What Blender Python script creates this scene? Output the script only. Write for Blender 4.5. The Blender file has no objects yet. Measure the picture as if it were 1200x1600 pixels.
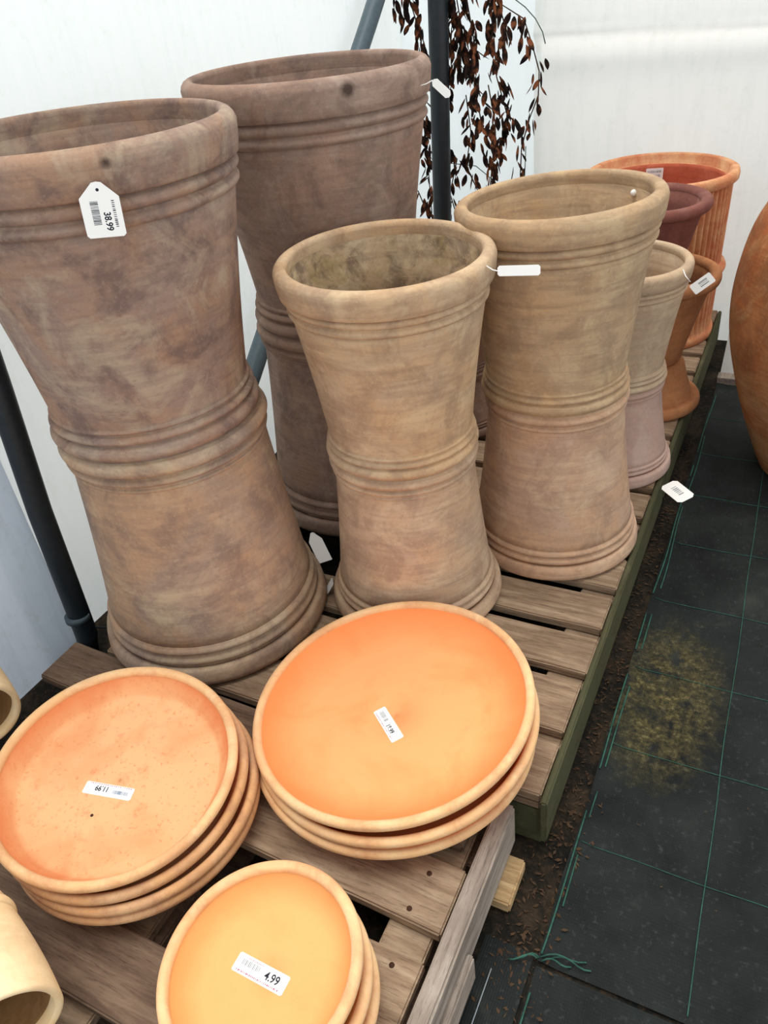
import bpy, bmesh, math, random
from mathutils import Vector, Matrix, noise
random.seed(7)
scn = bpy.context.scene
col = scn.collection

# ------------------------------------------------------------------ camera
CAM = Vector((0, 0, 1.344))
Rv = Vector((0.89383021, 0.43646599, -0.10278617))
Uv = Vector((-0.17844466, 0.55652493, 0.81144162))
Fv = Vector((-0.41136973, 0.70694939, -0.57532382))
cd = bpy.data.cameras.new('camera')
cam = bpy.data.objects.new('camera', cd); col.objects.link(cam)
m = Matrix((Rv, Uv, -Fv)).transposed().to_4x4(); m.translation = CAM
cam.matrix_world = m
cd.sensor_fit = 'VERTICAL'; cd.sensor_height = 24.0; cd.lens = 24.0 * 1231 / 1600
cd.clip_start = 0.05; cd.clip_end = 60
scn.camera = cam

# ------------------------------------------------------------------ light
world = bpy.data.worlds.new('overcast_sky'); scn.world = world
world.use_nodes = True
wn = world.node_tree; wn.nodes.clear()
wo = wn.nodes.new('ShaderNodeOutputWorld'); wb = wn.nodes.new('ShaderNodeBackground')
wtc = wn.nodes.new('ShaderNodeTexCoord'); wsp = wn.nodes.new('ShaderNodeSeparateXYZ'); wn.links.new(wtc.outputs['Generated'], wsp.inputs[0])
wrp = wn.nodes.new('ShaderNodeValToRGB'); wn.links.new(wsp.outputs[2], wrp.inputs[0])
wrp.color_ramp.elements[0].position = 0.0; wrp.color_ramp.elements[0].color = (0.95, 0.98, 1.0, 1)
wrp.color_ramp.elements[1].position = 0.75; wrp.color_ramp.elements[1].color = (0.46, 0.49, 0.50, 1)
wn.links.new(wrp.outputs[0], wb.inputs['Color']); wb.inputs['Strength'].default_value = 1.35
wn.links.new(wb.outputs[0], wo.inputs[0])
sd = bpy.data.lights.new('soft_sun', 'SUN'); sd.energy = 2.4; sd.angle = math.radians(50); sd.color = (1, 0.97, 0.92)
sun = bpy.data.objects.new('soft_sun', sd); col.objects.link(sun)
sun.rotation_euler = Vector((-0.12, 0.10, 1.15)).to_track_quat('Z', 'Y').to_euler()
vs = scn.view_settings
vs.view_transform = 'Standard'; vs.look = 'None'; vs.gamma = 1; vs.use_curve_mapping = False
vs.exposure = 0.25

# ------------------------------------------------------------------ helpers
PT = 0.144
def srgb(r, g, b):
    f = lambda c: (c / 255 / 12.92) if c / 255 <= 0.04045 else ((c / 255 + 0.055) / 1.055) ** 2.4
    return (f(r), f(g), f(b), 1)
def link(name, me, mat, parent=None, smooth=True):
    o = bpy.data.objects.new(name, me); col.objects.link(o)
    if mat: me.materials.append(mat)
    if smooth:
        for p in me.polygons: p.use_smooth = True
    if parent: o.parent = parent
    return o
def obj(name, bm, mat, parent=None, smooth=True):
    me = bpy.data.meshes.new(name)
    bmesh.ops.recalc_face_normals(bm, faces=bm.faces)
    bm.to_mesh(me); bm.free()
    return link(name, me, mat, parent, smooth)
def thing(name, label, cat, loc=(0, 0, 0), rot=(0, 0, 0), group=None):
    o = bpy.data.objects.new(name, None); col.objects.link(o)
    o.location = loc; o.rotation_euler = rot; o.empty_display_size = 0.05
    return tag(o, label, cat, group)
def tag(o, label, cat, group=None):
    o['label'] = label; o['category'] = cat
    if group: o['group'] = group
    return o
def struct(o): o['kind'] = 'structure'; return o

def lathe(bm, prof, seg=112, closed=True, skew=(0, 0), h=1.0, wob=0.0, seed=0, fn=None):
    """spin a profile of (r, z); closed profile gives a shell."""
    rings = []
    for r, z in prof:
        ring = []
        for k in range(seg):
            a = 2 * math.pi * k / seg
            rr = r * (1 + wob * (math.sin(2 * a + seed) + 0.5 * math.sin(3 * a + 2.1 * seed + 4 * z)))
            if fn: rr = fn(rr, a, z)
            x, y = rr * math.cos(a), rr * math.sin(a)
            zz = z - (skew[0] * x + skew[1] * y) * (z / h) ** 2
            ring.append(bm.verts.new((x, y, zz)))
        rings.append(ring)
    n = len(rings)
    for i in range(n if closed else n - 1):
        a, b = rings[i], rings[(i + 1) % n]
        for k in range(seg):
            k2 = (k + 1) % seg
            bm.faces.new((a[k], a[k2], b[k2], b[k]))
    return rings
def cap(bm, ring):
    bm.faces.new(ring)
def bead(r, z, rad, hh, n=8, out=1):
    """half-round bulge going upwards from z to z+hh, sticking out by rad."""
    return [(r + out * rad * math.sin(math.pi * i / n) ** 0.6, z + hh * (i / n)) for i in range(n + 1)]
def box(bm, x0, x1, y0, y1, z0, z1, bev=0.0, skew=None):
    vs_ = []
    for x in (x0, x1):
        for y in (y0, y1):
            for z in (z0, z1):
                vs_.append(bm.verts.new((x, y, z)))
    fs = [(0, 1, 3, 2), (4, 6, 7, 5), (0, 4, 5, 1), (2, 3, 7, 6), (0, 2, 6, 4), (1, 5, 7, 3)]
    faces = [bm.faces.new([vs_[i] for i in f]) for f in fs]
    if skew: skew(vs_)
    if bev > 0:
        es = list({e for f in faces for e in f.edges})
        bmesh.ops.bevel(bm, geom=es, offset=bev, segments=2, affect='EDGES', profile=0.7)
def tube(bm, pts, rad, seg=10, caps=True):
    pts = [Vector(p) for p in pts]
    rings = []; n = len(pts)
    up = Vector((0.13, 0.31, 0.94)).normalized()
    for i, p in enumerate(pts):
        d = (pts[min(i + 1, n - 1)] - pts[max(i - 1, 0)]).normalized()
        s = d.cross(up)
        if s.length < 0.2: s = d.cross(Vector((1, 0, 0)))
        s.normalize(); t = s.cross(d).normalized()
        r = rad[i] if isinstance(rad, (list, tuple)) else rad
        rings.append([bm.verts.new(p + s * r * math.cos(2 * math.pi * k / seg) + t * r * math.sin(2 * math.pi * k / seg)) for k in range(seg)])
    for a, b in zip(rings[:-1], rings[1:]):
        for k in range(seg):
            k2 = (k + 1) % seg; bm.faces.new((a[k], a[k2], b[k2], b[k]))
    if caps: bm.faces.new(rings[0][::-1]); bm.faces.new(rings[-1])

def text_mesh(s, size, bold=0.0, narrow=1.0):
    cu = bpy.data.curves.new('txt', 'FONT'); cu.body = s; cu.size = size; cu.offset = bold
    cu.align_x = 'LEFT'; cu.align_y = 'BOTTOM_BASELINE'
    to = bpy.data.objects.new('txt', cu); col.objects.link(to)
    dg = bpy.context.evaluated_depsgraph_get(); dg.update()
    me = bpy.data.meshes.new_from_object(to.evaluated_get(dg))
    bpy.data.objects.remove(to); bpy.data.curves.remove(cu)
    for v in me.vertices: v.co.x *= narrow
    return me
def put_text(name, s, size, x, y, z, parent, mat, bold=0.0, rot=0.0, narrow=1.0):
    me = text_mesh(s, size, bold, narrow)
    o = link(name, me, mat, parent, smooth=False)
    o.location = (x, y, z); o.rotation_euler = (0, 0, rot); return o
def bars(name, x0, y0, w, h, n, z, parent, mat, seed=0, horizontal=False):
    rnd = random.Random(seed); bm = bmesh.new(); p = 0
    L = h if horizontal else w
    while p < L:
        t = L / n * rnd.uniform(0.25, 0.7)
        if horizontal: box(bm, x0, x0 + w, y0 + p, y0 + min(p + t, L), z, z + 0.0001)
        else: box(bm, x0 + p, x0 + min(p + t, L), y0, y0 + h, z, z + 0.0001)
        p += L / n
    return obj(name, bm, mat, parent, smooth=False)
def frame_from(c00, c10, c01):
    """matrix with x from c00 to c10, y towards c01 (orthogonalised)"""
    a = Vector(c00); x = (Vector(c10) - a); y = (Vector(c01) - a)
    w = x.length; x.normalize(); y = y - x * y.dot(x); hgt = y.length; y.normalize(); z = x.cross(y)
    m_ = Matrix((x, y, z)).transposed().to_4x4(); m_.translation = a
    return m_, w, hgt

def card_outline(bm, w, h, th=0.0006, cut=0.0, point=False, z0=0.0):
    c = cut
    if point:
        pts = [(c * .6, 0), (w - c * .6, 0), (w, c * .6), (w, h * 0.72), (w * 0.62, h * 0.985), (w * 0.5, h), (w * 0.38, h * 0.985), (0, h * 0.72), (0, c * .6)]
    else:
        pts = [(c, 0), (w - c, 0), (w, c), (w, h - c), (w - c, h), (c, h), (0, h - c), (0, c)] if c else [(0, 0), (w, 0), (w, h), (0, h)]
    lo = [bm.verts.new((x, y, z0)) for x, y in pts]; hi = [bm.verts.new((x, y, z0 + th)) for x, y in pts]
    bm.faces.new(lo[::-1]); bm.faces.new(hi)
    for i in range(len(pts)):
        j = (i + 1) % len(pts); bm.faces.new((lo[i], lo[j], hi[j], hi[i]))
# ------------------------------------------------------------------ materials
class NT:
    def __init__(s, name):
        s.m = bpy.data.materials.new(name); s.m.use_nodes = True
        s.t = s.m.node_tree; s.t.nodes.clear()
        s.out = s.t.nodes.new('ShaderNodeOutputMaterial')
        s.tc = s.t.nodes.new('ShaderNodeTexCoord')
    def n(s, typ, **k):
        nd = s.t.nodes.new(typ)
        for a, b in k.items():
            if hasattr(nd, a): setattr(nd, a, b)
        return nd
    def l(s, a, b): s.t.links.new(a, b)
    def val(s, sock, v):
        if isinstance(v, bpy.types.NodeSocket): s.l(v, sock)
        else: sock.default_value = v
    def mapping(s, scale=(1, 1, 1), loc=(0, 0, 0), rot=(0, 0, 0)):
        mp = s.n('ShaderNodeMapping'); s.l(s.tc.outputs['Object'], mp.inputs[0])
        mp.inputs['Scale'].default_value = scale; mp.inputs['Location'].default_value = loc
        mp.inputs['Rotation'].default_value = rot
        return mp.outputs[0]
    def noise(s, vec, scale, detail=4, rough=0.55, dist=0.0):
        nd = s.n('ShaderNodeTexNoise'); s.l(vec, nd.inputs['Vector'])
        nd.inputs['Scale'].default_value = scale; nd.inputs['Detail'].default_value = detail
        nd.inputs['Roughness'].default_value = rough; nd.inputs['Distortion'].default_value = dist
        return nd.outputs['Fac']
    def ramp(s, fac, stops, interp='LINEAR'):
        nd = s.n('ShaderNodeValToRGB'); s.l(fac, nd.inputs[0]); cr = nd.color_ramp
        cr.interpolation = interp
        while len(cr.elements) < len(stops): cr.elements.new(0.5)
        for e, (p, c) in zip(cr.elements, stops):
            e.position = p; e.color = c if len(c) == 4 else (*c, 1)
        return nd.outputs[0]
    def mix(s, fac, a, b, mode='MIX'):
        nd = s.n('ShaderNodeMix'); nd.data_type = 'RGBA'; nd.blend_type = mode
        s.val(nd.inputs[0], fac); s.val(nd.inputs[6], a); s.val(nd.inputs[7], b)
        return nd.outputs[2]
    def math(s, op, a, b=0.0, c=None, clamp=False):
        nd = s.n('ShaderNodeMath'); nd.operation = op; nd.use_clamp = clamp
        s.val(nd.inputs[0], a); s.val(nd.inputs[1], b)
        if c is not None: s.val(nd.inputs[2], c)
        return nd.outputs[0]
    def sep(s, vec):
        nd = s.n('ShaderNodeSeparateXYZ'); s.l(vec, nd.inputs[0]); return nd.outputs
    def bump(s, h, strength=0.3, dist=0.01):
        nd = s.n('ShaderNodeBump'); s.l(h, nd.inputs['Height'])
        nd.inputs['Strength'].default_value = strength; nd.inputs['Distance'].default_value = dist
        return nd.outputs[0]
    def bsdf(s, color, rough=0.85, normal=None, spec=0.25, metallic=0.0):
        b = s.n('ShaderNodeBsdfPrincipled'); s.val(b.inputs['Base Color'], color)
        s.val(b.inputs['Roughness'], rough); b.inputs['Specular IOR Level'].default_value = spec
        b.inputs['Metallic'].default_value = metallic
        if normal: s.l(normal, b.inputs['Normal'])
        s.l(b.outputs[0], s.out.inputs[0]); return b
B1 = (0, 0, 0, 1); W1 = (1, 1, 1, 1)
def clay(name, base, blotch, dark, pale, seed=0.0, streak=0.35, amount=0.6, spot=None, rough=0.88, blot_scale=5.5, speck=0.35):
    t = NT(name); v = t.mapping(loc=(seed, seed * 1.7, seed * 0.3))
    vz = t.mapping(scale=(1, 1, 9), loc=(seed, 0, seed))
    big = t.noise(v, blot_scale, 5, 0.6, 0.8); mid = t.noise(v, blot_scale * 2.4, 5, 0.65, 0.5)
    st = t.noise(vz, 9, 5, 0.6, 0.2); fine = t.noise(v, 130, 3, 0.6)
    c = t.mix(t.ramp(big, [(0.42, B1), (0.58, W1)]), base, blotch)
    c = t.mix(t.math('MULTIPLY', t.ramp(mid, [(0.46, B1), (0.62, W1)]), amount), c, dark)
    vp = t.mapping(loc=(seed + 3, seed + 9, 2))
    pal = t.noise(vp, blot_scale * 1.5, 6, 0.65, 1.0)
    c = t.mix(t.math('MULTIPLY', t.ramp(pal, [(0.50, B1), (0.64, W1)]), amount), c, pale)
    c = t.mix(t.math('MULTIPLY', t.ramp(st, [(0.35, W1), (0.55, B1)]), streak), c, dark)
    c = t.mix(t.math('MULTIPLY', t.ramp(fine, [(0.56, B1), (0.75, W1)]), speck), c, pale)
    c = t.mix(t.math('MULTIPLY', t.ramp(fine, [(0.28, W1), (0.42, B1)]), speck), c, dark)
    if spot:
        for (p, r) in spot:
            g = t.n('ShaderNodeVectorMath'); g.operation = 'DISTANCE'
            t.l(t.tc.outputs['Object'], g.inputs[0]); g.inputs[1].default_value = p
            d = t.math('ADD', g.outputs['Value'], t.math('MULTIPLY', t.math('SUBTRACT', mid, 0.5), r * 1.5))
            k = t.ramp(t.math('DIVIDE', d, r), [(0.45, W1), (1.0, B1)])
            c = t.mix(t.math('MULTIPLY', k, 0.85), c, (0.03, 0.015, 0.012, 1))
    h = t.math('ADD', t.math('MULTIPLY', fine, 0.35), t.math('ADD', t.math('MULTIPLY', st, 0.8), t.math('MULTIPLY', mid, 0.6)))
    t.bsdf(c, rough, t.bump(h, 0.35, 0.004), 0.2)
    return t.m
def saucer_clay(name, floor, wall, fleck, R, seed, speck=0.15):
    t = NT(name); v = t.mapping(loc=(seed, seed * .7, 0))
    xyz = t.sep(t.tc.outputs['Object'])
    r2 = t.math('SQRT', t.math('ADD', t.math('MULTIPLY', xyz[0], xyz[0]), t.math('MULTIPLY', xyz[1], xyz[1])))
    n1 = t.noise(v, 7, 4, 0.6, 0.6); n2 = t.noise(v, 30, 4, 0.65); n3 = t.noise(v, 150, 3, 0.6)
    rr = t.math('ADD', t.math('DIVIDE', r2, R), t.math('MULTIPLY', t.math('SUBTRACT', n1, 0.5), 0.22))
    c = t.mix(t.ramp(rr, [(0.62 if R != 0.21 else 0.80, B1), (0.92, W1)]), floor, wall)  # wall shade put into the colour: pale floor blends to deeper orange walls
    ring = t.math('SINE', t.math('MULTIPLY', r2, 260))
    c = t.mix(t.math('MULTIPLY', t.ramp(n1, [(0.5, B1), (0.7, W1)]), 0.5), c, wall)
    c = t.mix(t.math('MULTIPLY', t.ramp(n3, [(0.60, B1), (0.70, W1)]), speck), c, fleck)
    c = t.mix(t.math('MULTIPLY', t.ramp(n2, [(0.58, B1), (0.74, W1)]), speck), c, fleck)
    h = t.math('ADD', t.math('MULTIPLY', n2, 0.5), t.math('MULTIPLY', ring, 0.10))
    t.bsdf(c, 0.85, t.bump(h, 0.25, 0.003), 0.2)
    return t.m
def wood(name, c0, c1, c2, moss=None, along='x', seed=0):
    t = NT(name)
    sc = (2, 22, 22) if along == 'x' else (22, 2, 22)
    v = t.mapping(scale=sc, loc=(seed, seed, 0)); v1 = t.mapping()
    g = t.noise(v, 3.0, 7, 0.65, 0.6); b = t.noise(v1, 9, 4, 0.6)
    c = t.ramp(g, [(0.28, c0), (0.5, c1), (0.72, c2)])
    c = t.mix(t.math('MULTIPLY', t.ramp(b, [(0.42, B1), (0.7, W1)]), 0.55), c, c0)
    fine = t.noise(v, 14, 4, 0.7)
    c = t.mix(t.math('MULTIPLY', t.ramp(fine, [(0.3, W1), (0.46, B1)]), 0.6), c, (c0[0] * .4, c0[1] * .4, c0[2] * .4, 1))
    if moss:
        mm = t.noise(v1, 14, 5, 0.7)
        c = t.mix(t.ramp(mm, [(0.36, B1), (0.56, W1)]), c, moss)
    h = t.math('ADD', g, t.math('MULTIPLY', fine, 0.6))
    t.bsdf(c, 0.9, t.bump(h, 0.6, 0.004), 0.15)
    return t.m
def plain(name, color, rough=0.7, spec=0.3, metallic=0, nscale=0, namt=0.2):
    t = NT(name)
    c = color
    if nscale:
        f = t.noise(t.mapping(), nscale, 4, 0.6)
        c = t.mix(t.math('MULTIPLY', t.ramp(f, [(0.35, B1), (0.65, W1)]), namt), color, (color[0] * .45, color[1] * .45, color[2] * .45, 1))
    t.bsdf(c, rough, None, spec, metallic); return t.m

M = {}
M['clay_big'] = clay('aged_clay_big', srgb(156, 132, 118), srgb(166, 132, 108), srgb(114, 94, 88), srgb(182, 162, 138), 1.3, 0.3, 0.75,
                     spot=[((0.209, -0.158, 0.493), 0.012)])
M['clay_big_low'] = clay('aged_clay_big_lower', srgb(170, 146, 126), srgb(180, 146, 116), srgb(122, 103, 94), srgb(198, 176, 144), 6.1, 0.3, 0.6, blot_scale=4.5)
M['clay_back'] = clay('aged_clay_back', srgb(150, 126, 112), srgb(158, 128, 110), srgb(112, 92, 84), srgb(178, 156, 140), 3.7, 0.3, 0.6,
                      spot=[((0.194, -0.176, 0.492), 0.02)])
M['clay_mid'] = clay('aged_clay_mid', srgb(194, 166, 136), srgb(200, 164, 126), srgb(152, 124, 100), srgb(216, 190, 152), 8.2, 0.4, 0.55)
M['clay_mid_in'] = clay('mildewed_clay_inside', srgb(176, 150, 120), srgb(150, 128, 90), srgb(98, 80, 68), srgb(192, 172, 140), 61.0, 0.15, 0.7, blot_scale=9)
M['clay_mid_low'] = clay('aged_clay_mid_lower', srgb(190, 162, 136), srgb(196, 162, 130), srgb(150, 124, 104), srgb(214, 188, 156), 12.2, 0.4, 0.55)
M['clay_right'] = clay('aged_clay_right', srgb(186, 158, 126), srgb(190, 156, 118), srgb(146, 120, 96), srgb(208, 182, 144), 15.5, 0.5, 0.55)
M['clay_right_low'] = clay('aged_clay_right_lower', srgb(192, 158, 134), srgb(196, 156, 124), srgb(152, 122, 102), srgb(212, 182, 150), 19.5, 0.4, 0.55)
M['clay_small'] = clay('aged_clay_small', srgb(184, 160, 134), srgb(188, 160, 130), srgb(148, 124, 106), srgb(206, 186, 156), 22.5, 0.3, 0.5)
M['clay_small_low'] = clay('aged_clay_small_lower', srgb(186, 156, 144), srgb(184, 152, 136), srgb(160, 132, 120), srgb(200, 176, 162), 24.5, 0.15, 0.4)
M['clay_brown'] = clay('brown_clay', srgb(176, 118, 78), srgb(190, 128, 84), srgb(140, 92, 62), srgb(200, 146, 104), 27.5, 0.2, 0.5)
M['clay_purple'] = clay('purple_brown_clay', srgb(122, 76, 66), srgb(130, 80, 70), srgb(100, 60, 54), srgb(150, 106, 96), 29.5, 0.15, 0.4)
M['clay_fluted'] = clay('orange_terracotta', srgb(206, 132, 92), srgb(214, 156, 112), srgb(178, 86, 58), srgb(230, 186, 140), 31.5, 0.15, 0.5)
M['clay_red_in'] = clay('red_clay_inside', srgb(196, 98, 72), srgb(204, 108, 80), srgb(170, 78, 56), srgb(214, 130, 100), 71.5, 0.1, 0.4)
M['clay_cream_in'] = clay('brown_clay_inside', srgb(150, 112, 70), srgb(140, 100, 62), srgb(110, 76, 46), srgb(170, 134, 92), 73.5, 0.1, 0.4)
M['clay_urn'] = clay('urn_clay', srgb(188, 138, 92), srgb(170, 96, 54), srgb(128, 84, 56), srgb(200, 158, 112), 34.5, 0.35, 0.6, blot_scale=3)
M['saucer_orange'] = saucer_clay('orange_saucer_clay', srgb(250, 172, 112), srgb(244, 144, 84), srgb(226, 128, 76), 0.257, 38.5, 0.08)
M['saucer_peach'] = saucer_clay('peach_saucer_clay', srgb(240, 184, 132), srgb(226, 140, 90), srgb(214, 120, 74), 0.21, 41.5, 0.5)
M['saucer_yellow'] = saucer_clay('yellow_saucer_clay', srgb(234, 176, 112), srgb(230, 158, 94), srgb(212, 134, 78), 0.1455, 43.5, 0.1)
M['saucer_edge'] = clay('pale_saucer_rim_clay', srgb(232, 184, 132), srgb(238, 192, 140), srgb(208, 146, 104), srgb(242, 208, 160), 45.5, 0.3, 0.6, speck=0.2)
M['saucer_edge_rough'] = clay('stained_saucer_rim_clay', srgb(208, 160, 118), srgb(214, 160, 110), srgb(170, 120, 90), srgb(226, 184, 140), 47.5, 0.4, 0.7, speck=0.3)
M['clay_cream'] = clay('cream_clay', srgb(250, 222, 176), srgb(248, 214, 162), srgb(224, 182, 134), srgb(252, 234, 196), 49.5, 0.15, 0.4, speck=0.15)
M['wood_grey'] = wood('weathered_pallet_wood', srgb(112, 90, 72), srgb(156, 132, 108), srgb(184, 162, 136))
M['wood_dark'] = wood('dark_damp_pallet_wood', srgb(84, 66, 54), srgb(116, 94, 78), srgb(138, 116, 96), seed=4)
M['wood_silver'] = wood('silver_grey_wood', srgb(116, 104, 94), srgb(160, 146, 134), srgb(182, 170, 158), along='y', seed=2)
M['wood_pale'] = wood('pale_pallet_wood', srgb(150, 120, 86), srgb(190, 158, 116), srgb(212, 184, 142), along='x', seed=7)
M['wood_moss'] = wood('mossy_wood', srgb(52, 48, 36), srgb(84, 80, 56), srgb(116, 110, 84), moss=srgb(78, 78, 56), along='y', seed=5)
M['pipe'] = plain('dark_painted_pipe', srgb(26, 34, 40), 0.45, 0.4, 0, 40, 0.5)
M['pipe_grey'] = plain('grey_steel_pipe', srgb(84, 100, 108), 0.45, 0.4, 0, 40, 0.3)
M['card'] = plain('white_card', srgb(253, 252, 248), 0.6, 0.3)
M['ink'] = plain('black_ink', srgb(36, 40, 50), 0.6, 0.2)
M['ink_grey'] = plain('grey_ink', srgb(140, 146, 150), 0.6, 0.2)
M['ink_blue'] = plain('blue_ink', srgb(90, 116, 150), 0.6, 0.2)
M['ink_red'] = plain('red_ink', srgb(176, 92, 120), 0.6, 0.2)
M['stem'] = plain('dry_stem', srgb(66, 46, 34), 0.9, 0.1)
M['wire'] = plain('green_wire', srgb(70, 92, 84), 0.5, 0.3)
M['thread'] = plain('green_white_thread', srgb(62, 104, 90), 0.8, 0.1, 0, 45, 0.85)

def leaf_mat():
    t = NT('dried_leaf')
    f = t.noise(t.mapping(), 32, 2, 0.5)
    c = t.ramp(f, [(0.35, srgb(22, 17, 16)), (0.5, srgb(50, 33, 26)), (0.62, srgb(136, 80, 50))])
    t.bsdf(c, 0.85, None, 0.15); return t.m
M['leaf'] = leaf_mat()

def sheet_mat(name, col_, trans, tscale=1.0, dirt=0.25):
    t = NT(name); v = t.mapping(); vs2 = t.mapping(scale=(6, 6, 0.7))
    f = t.noise(vs2, 6, 5, 0.6, 0.3); g = t.noise(v, 28, 4, 0.7)
    c = t.mix(t.math('MULTIPLY', t.ramp(f, [(0.45, B1), (0.75, W1)]), dirt), col_, (col_[0] * .78, col_[1] * .82, col_[2] * .80, 1))
    c = t.mix(t.math('MULTIPLY', t.ramp(g, [(0.55, B1), (0.72, W1)]), dirt), c, (col_[0] * .8, col_[1] * .84, col_[2] * .74, 1))
    nrm = t.bump(f, 0.15, 0.01)
    a = t.n('ShaderNodeBsdfDiffuse'); b = t.n('ShaderNodeBsdfTranslucent'); mx = t.n('ShaderNodeMixShader')
    t.l(c, a.inputs[0]); t.l(c, b.inputs[0]); t.l(nrm, a.inputs['Normal'])
    mx.inputs[0].default_value = trans
    t.l(a.outputs[0], mx.inputs[1]); t.l(b.outputs[0], mx.inputs[2]); t.l(mx.outputs[0], t.out.inputs[0])
    return t.m
M['sheet'] = sheet_mat('white_polythene', (0.97, 1.0, 0.98, 1), 0.5)
M['sheet_bright'] = sheet_mat('clear_bright_polythene', (0.95, 1.0, 1.0, 1), 0.75, dirt=0.2)
M['fleece'] = sheet_mat('grey_white_fleece', (0.97, 0.97, 0.93, 1), 0.55)
M['sheet_blue'] = sheet_mat('bluish_polythene', (0.68, 0.74, 0.84, 1), 0.4, dirt=0.5)

def ground_mat():
    t = NT('woven_ground_cover'); v = t.mapping()
    xyz = t.sep(v)
    n1 = t.noise(v, 5, 5, 0.65, 0.4); n2 = t.noise(v, 90, 3, 0.7); n3 = t.noise(v, 22, 5, 0.7)
    c = t.ramp(n1, [(0.3, srgb(14, 17, 17)), (0.58, srgb(30, 34, 33)), (0.78, srgb(58, 60, 56))])
    # weave: fine ribs along y
    wv = t.math('SINE', t.math('MULTIPLY', xyz[0], 1500)); wv2 = t.math('SINE', t.math('MULTIPLY', xyz[1], 1100))
    c = t.mix(t.math('MULTIPLY', t.ramp(n2, [(0.58, B1), (0.8, W1)]), 0.5), c, srgb(70, 74, 72))
    # moss and silt patch
    px = t.math('DIVIDE', t.math('SUBTRACT', xyz[0], -0.085), 0.13); py = t.math('DIVIDE', t.math('SUBTRACT', xyz[1], 1.22), 0.26)
    d = t.math('ADD', t.math('MULTIPLY', px, px), t.math('MULTIPLY', py, py))
    msk = t.ramp(t.math('ADD', d, t.math('MULTIPLY', t.math('SUBTRACT', n3, 0.5), 2.2)), [(0.35, W1), (1.3, B1)])
    mc = t.ramp(n2, [(0.35, srgb(40, 38, 24)), (0.55, srgb(78, 70, 42)), (0.7, srgb(112, 102, 66))])
    c = t.mix(t.math('MULTIPLY', msk, t.ramp(n3, [(0.35, B1), (0.6, W1)])), c, mc)
    h = t.math('ADD', t.math('MULTIPLY', wv, 0.5), t.math('ADD', t.math('MULTIPLY', wv2, 0.5), t.math('MULTIPLY', n3, 2.0)))
    t.bsdf(c, 0.75, t.bump(h, 0.25, 0.003), 0.18)
    return t.m
M['ground'] = ground_mat()
def dirt_mat():
    t = NT('dirt_over_fabric'); v = t.mapping()
    n1 = t.noise(v, 9, 6, 0.7, 0.5); n2 = t.noise(v, 70, 4, 0.7)
    c = t.ramp(n1, [(0.32, srgb(14, 16, 16)), (0.5, srgb(32, 29, 24)), (0.62, srgb(56, 46, 36)), (0.75, srgb(46, 50, 34))])
    c = t.mix(t.math('MULTIPLY', t.ramp(n2, [(0.5, B1), (0.72, W1)]), 0.4), c, srgb(92, 72, 54))
    t.bsdf(c, 0.9, t.bump(t.math('ADD', n1, n2), 0.7, 0.01), 0.15)
    return t.m
M['dirt'] = dirt_mat()

# ------------------------------------------------------------------ setting: ground and tunnel sheeting
bm = bmesh.new(); box(bm, -3.0, 3.0, -2.0, 6.0, -0.05, 0.0)
struct(obj('floor', bm, M['dirt'], smooth=False))
def grid_sheet(name, P, nu, nv, mat, thick=0.0, parent=None):
    bm = bmesh.new()
    vv = [[bm.verts.new(P(i / nu, j / nv)) for j in range(nv + 1)] for i in range(nu + 1)]
    for i in range(nu):
        for j in range(nv):
            bm.faces.new((vv[i][j], vv[i + 1][j], vv[i + 1][j + 1], vv[i][j + 1]))
    if thick:
        bmesh.ops.solidify(bm, geom=bm.faces[:], thickness=thick)
    return obj(name, bm, mat, parent)
def nz(x, y, z=0): return noise.noise(Vector((x, y, z)))
def pback(u, v):
    x = -0.955 + u * 3.4; z = v * 2.3
    fold = 0.022 * math.exp(-((z - 1.045 + 0.02 * x) / 0.02) ** 2) - 0.02 * math.exp(-((z - 0.98) / 0.05) ** 2)
    return (x, 3.09 + 0.012 * nz(x * 3, z * 2) - fold, z)
struct(grid_sheet('wall_back', pback, 80, 130, M['fleece']))
def pback2(u, v):
    x = -1.5 + u * 0.565; z = v * 2.3
    return (x, 3.11 + 0.012 * nz(x * 9, z * 2), z)
struct(grid_sheet('wall_back', pback2, 30, 40, M['sheet_bright']))
def pleft(u, v):
    y = 0.80 + u * 2.32; z = v * 2.3
    return (-1.475 + 0.010 * nz(y * 3, z * 2, 3), y, z)
struct(grid_sheet('wall_left', pleft, 60, 50, M['sheet']))
def pleft2(u, v):
    y = -1.6 + u * 2.62; z = v * 2.3
    return (-1.462 + 0.010 * nz(y * 3, z * 2, 7) + 0.012 * math.exp(-((y - 0.86) / 0.012) ** 2), y, z)
def skirt(u, v):
    x = -0.172 + u * 2.4
    y = 3.08 - 0.30 * (1 - v) ** 1.6
    return (x, y, 0.005 + v * 0.34)
struct(grid_sheet('trim_1', skirt, 30, 14, M['fleece']))
bm = bmesh.new(); box(bm, -0.175, 1.6, 2.70, 2.745, 0.0, 0.03, 0.004)
struct(obj('trim_2', bm, M['wood_silver'], smooth=False))

tag(grid_sheet('wall_sheet', lambda u, v: (-1.455 + 0.008 * nz(u * 5, v * 3, 7) + 0.010 * math.exp(-((u * 2.5 - 1.6 - 0.83) / 0.012) ** 2), -1.6 + u * 2.5, v * 2.2 + 0.001), 90, 40, M['sheet_blue']),
    'bluish translucent plastic sheet on the wall left of the leaning dark post', 'plastic sheet')

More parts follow.
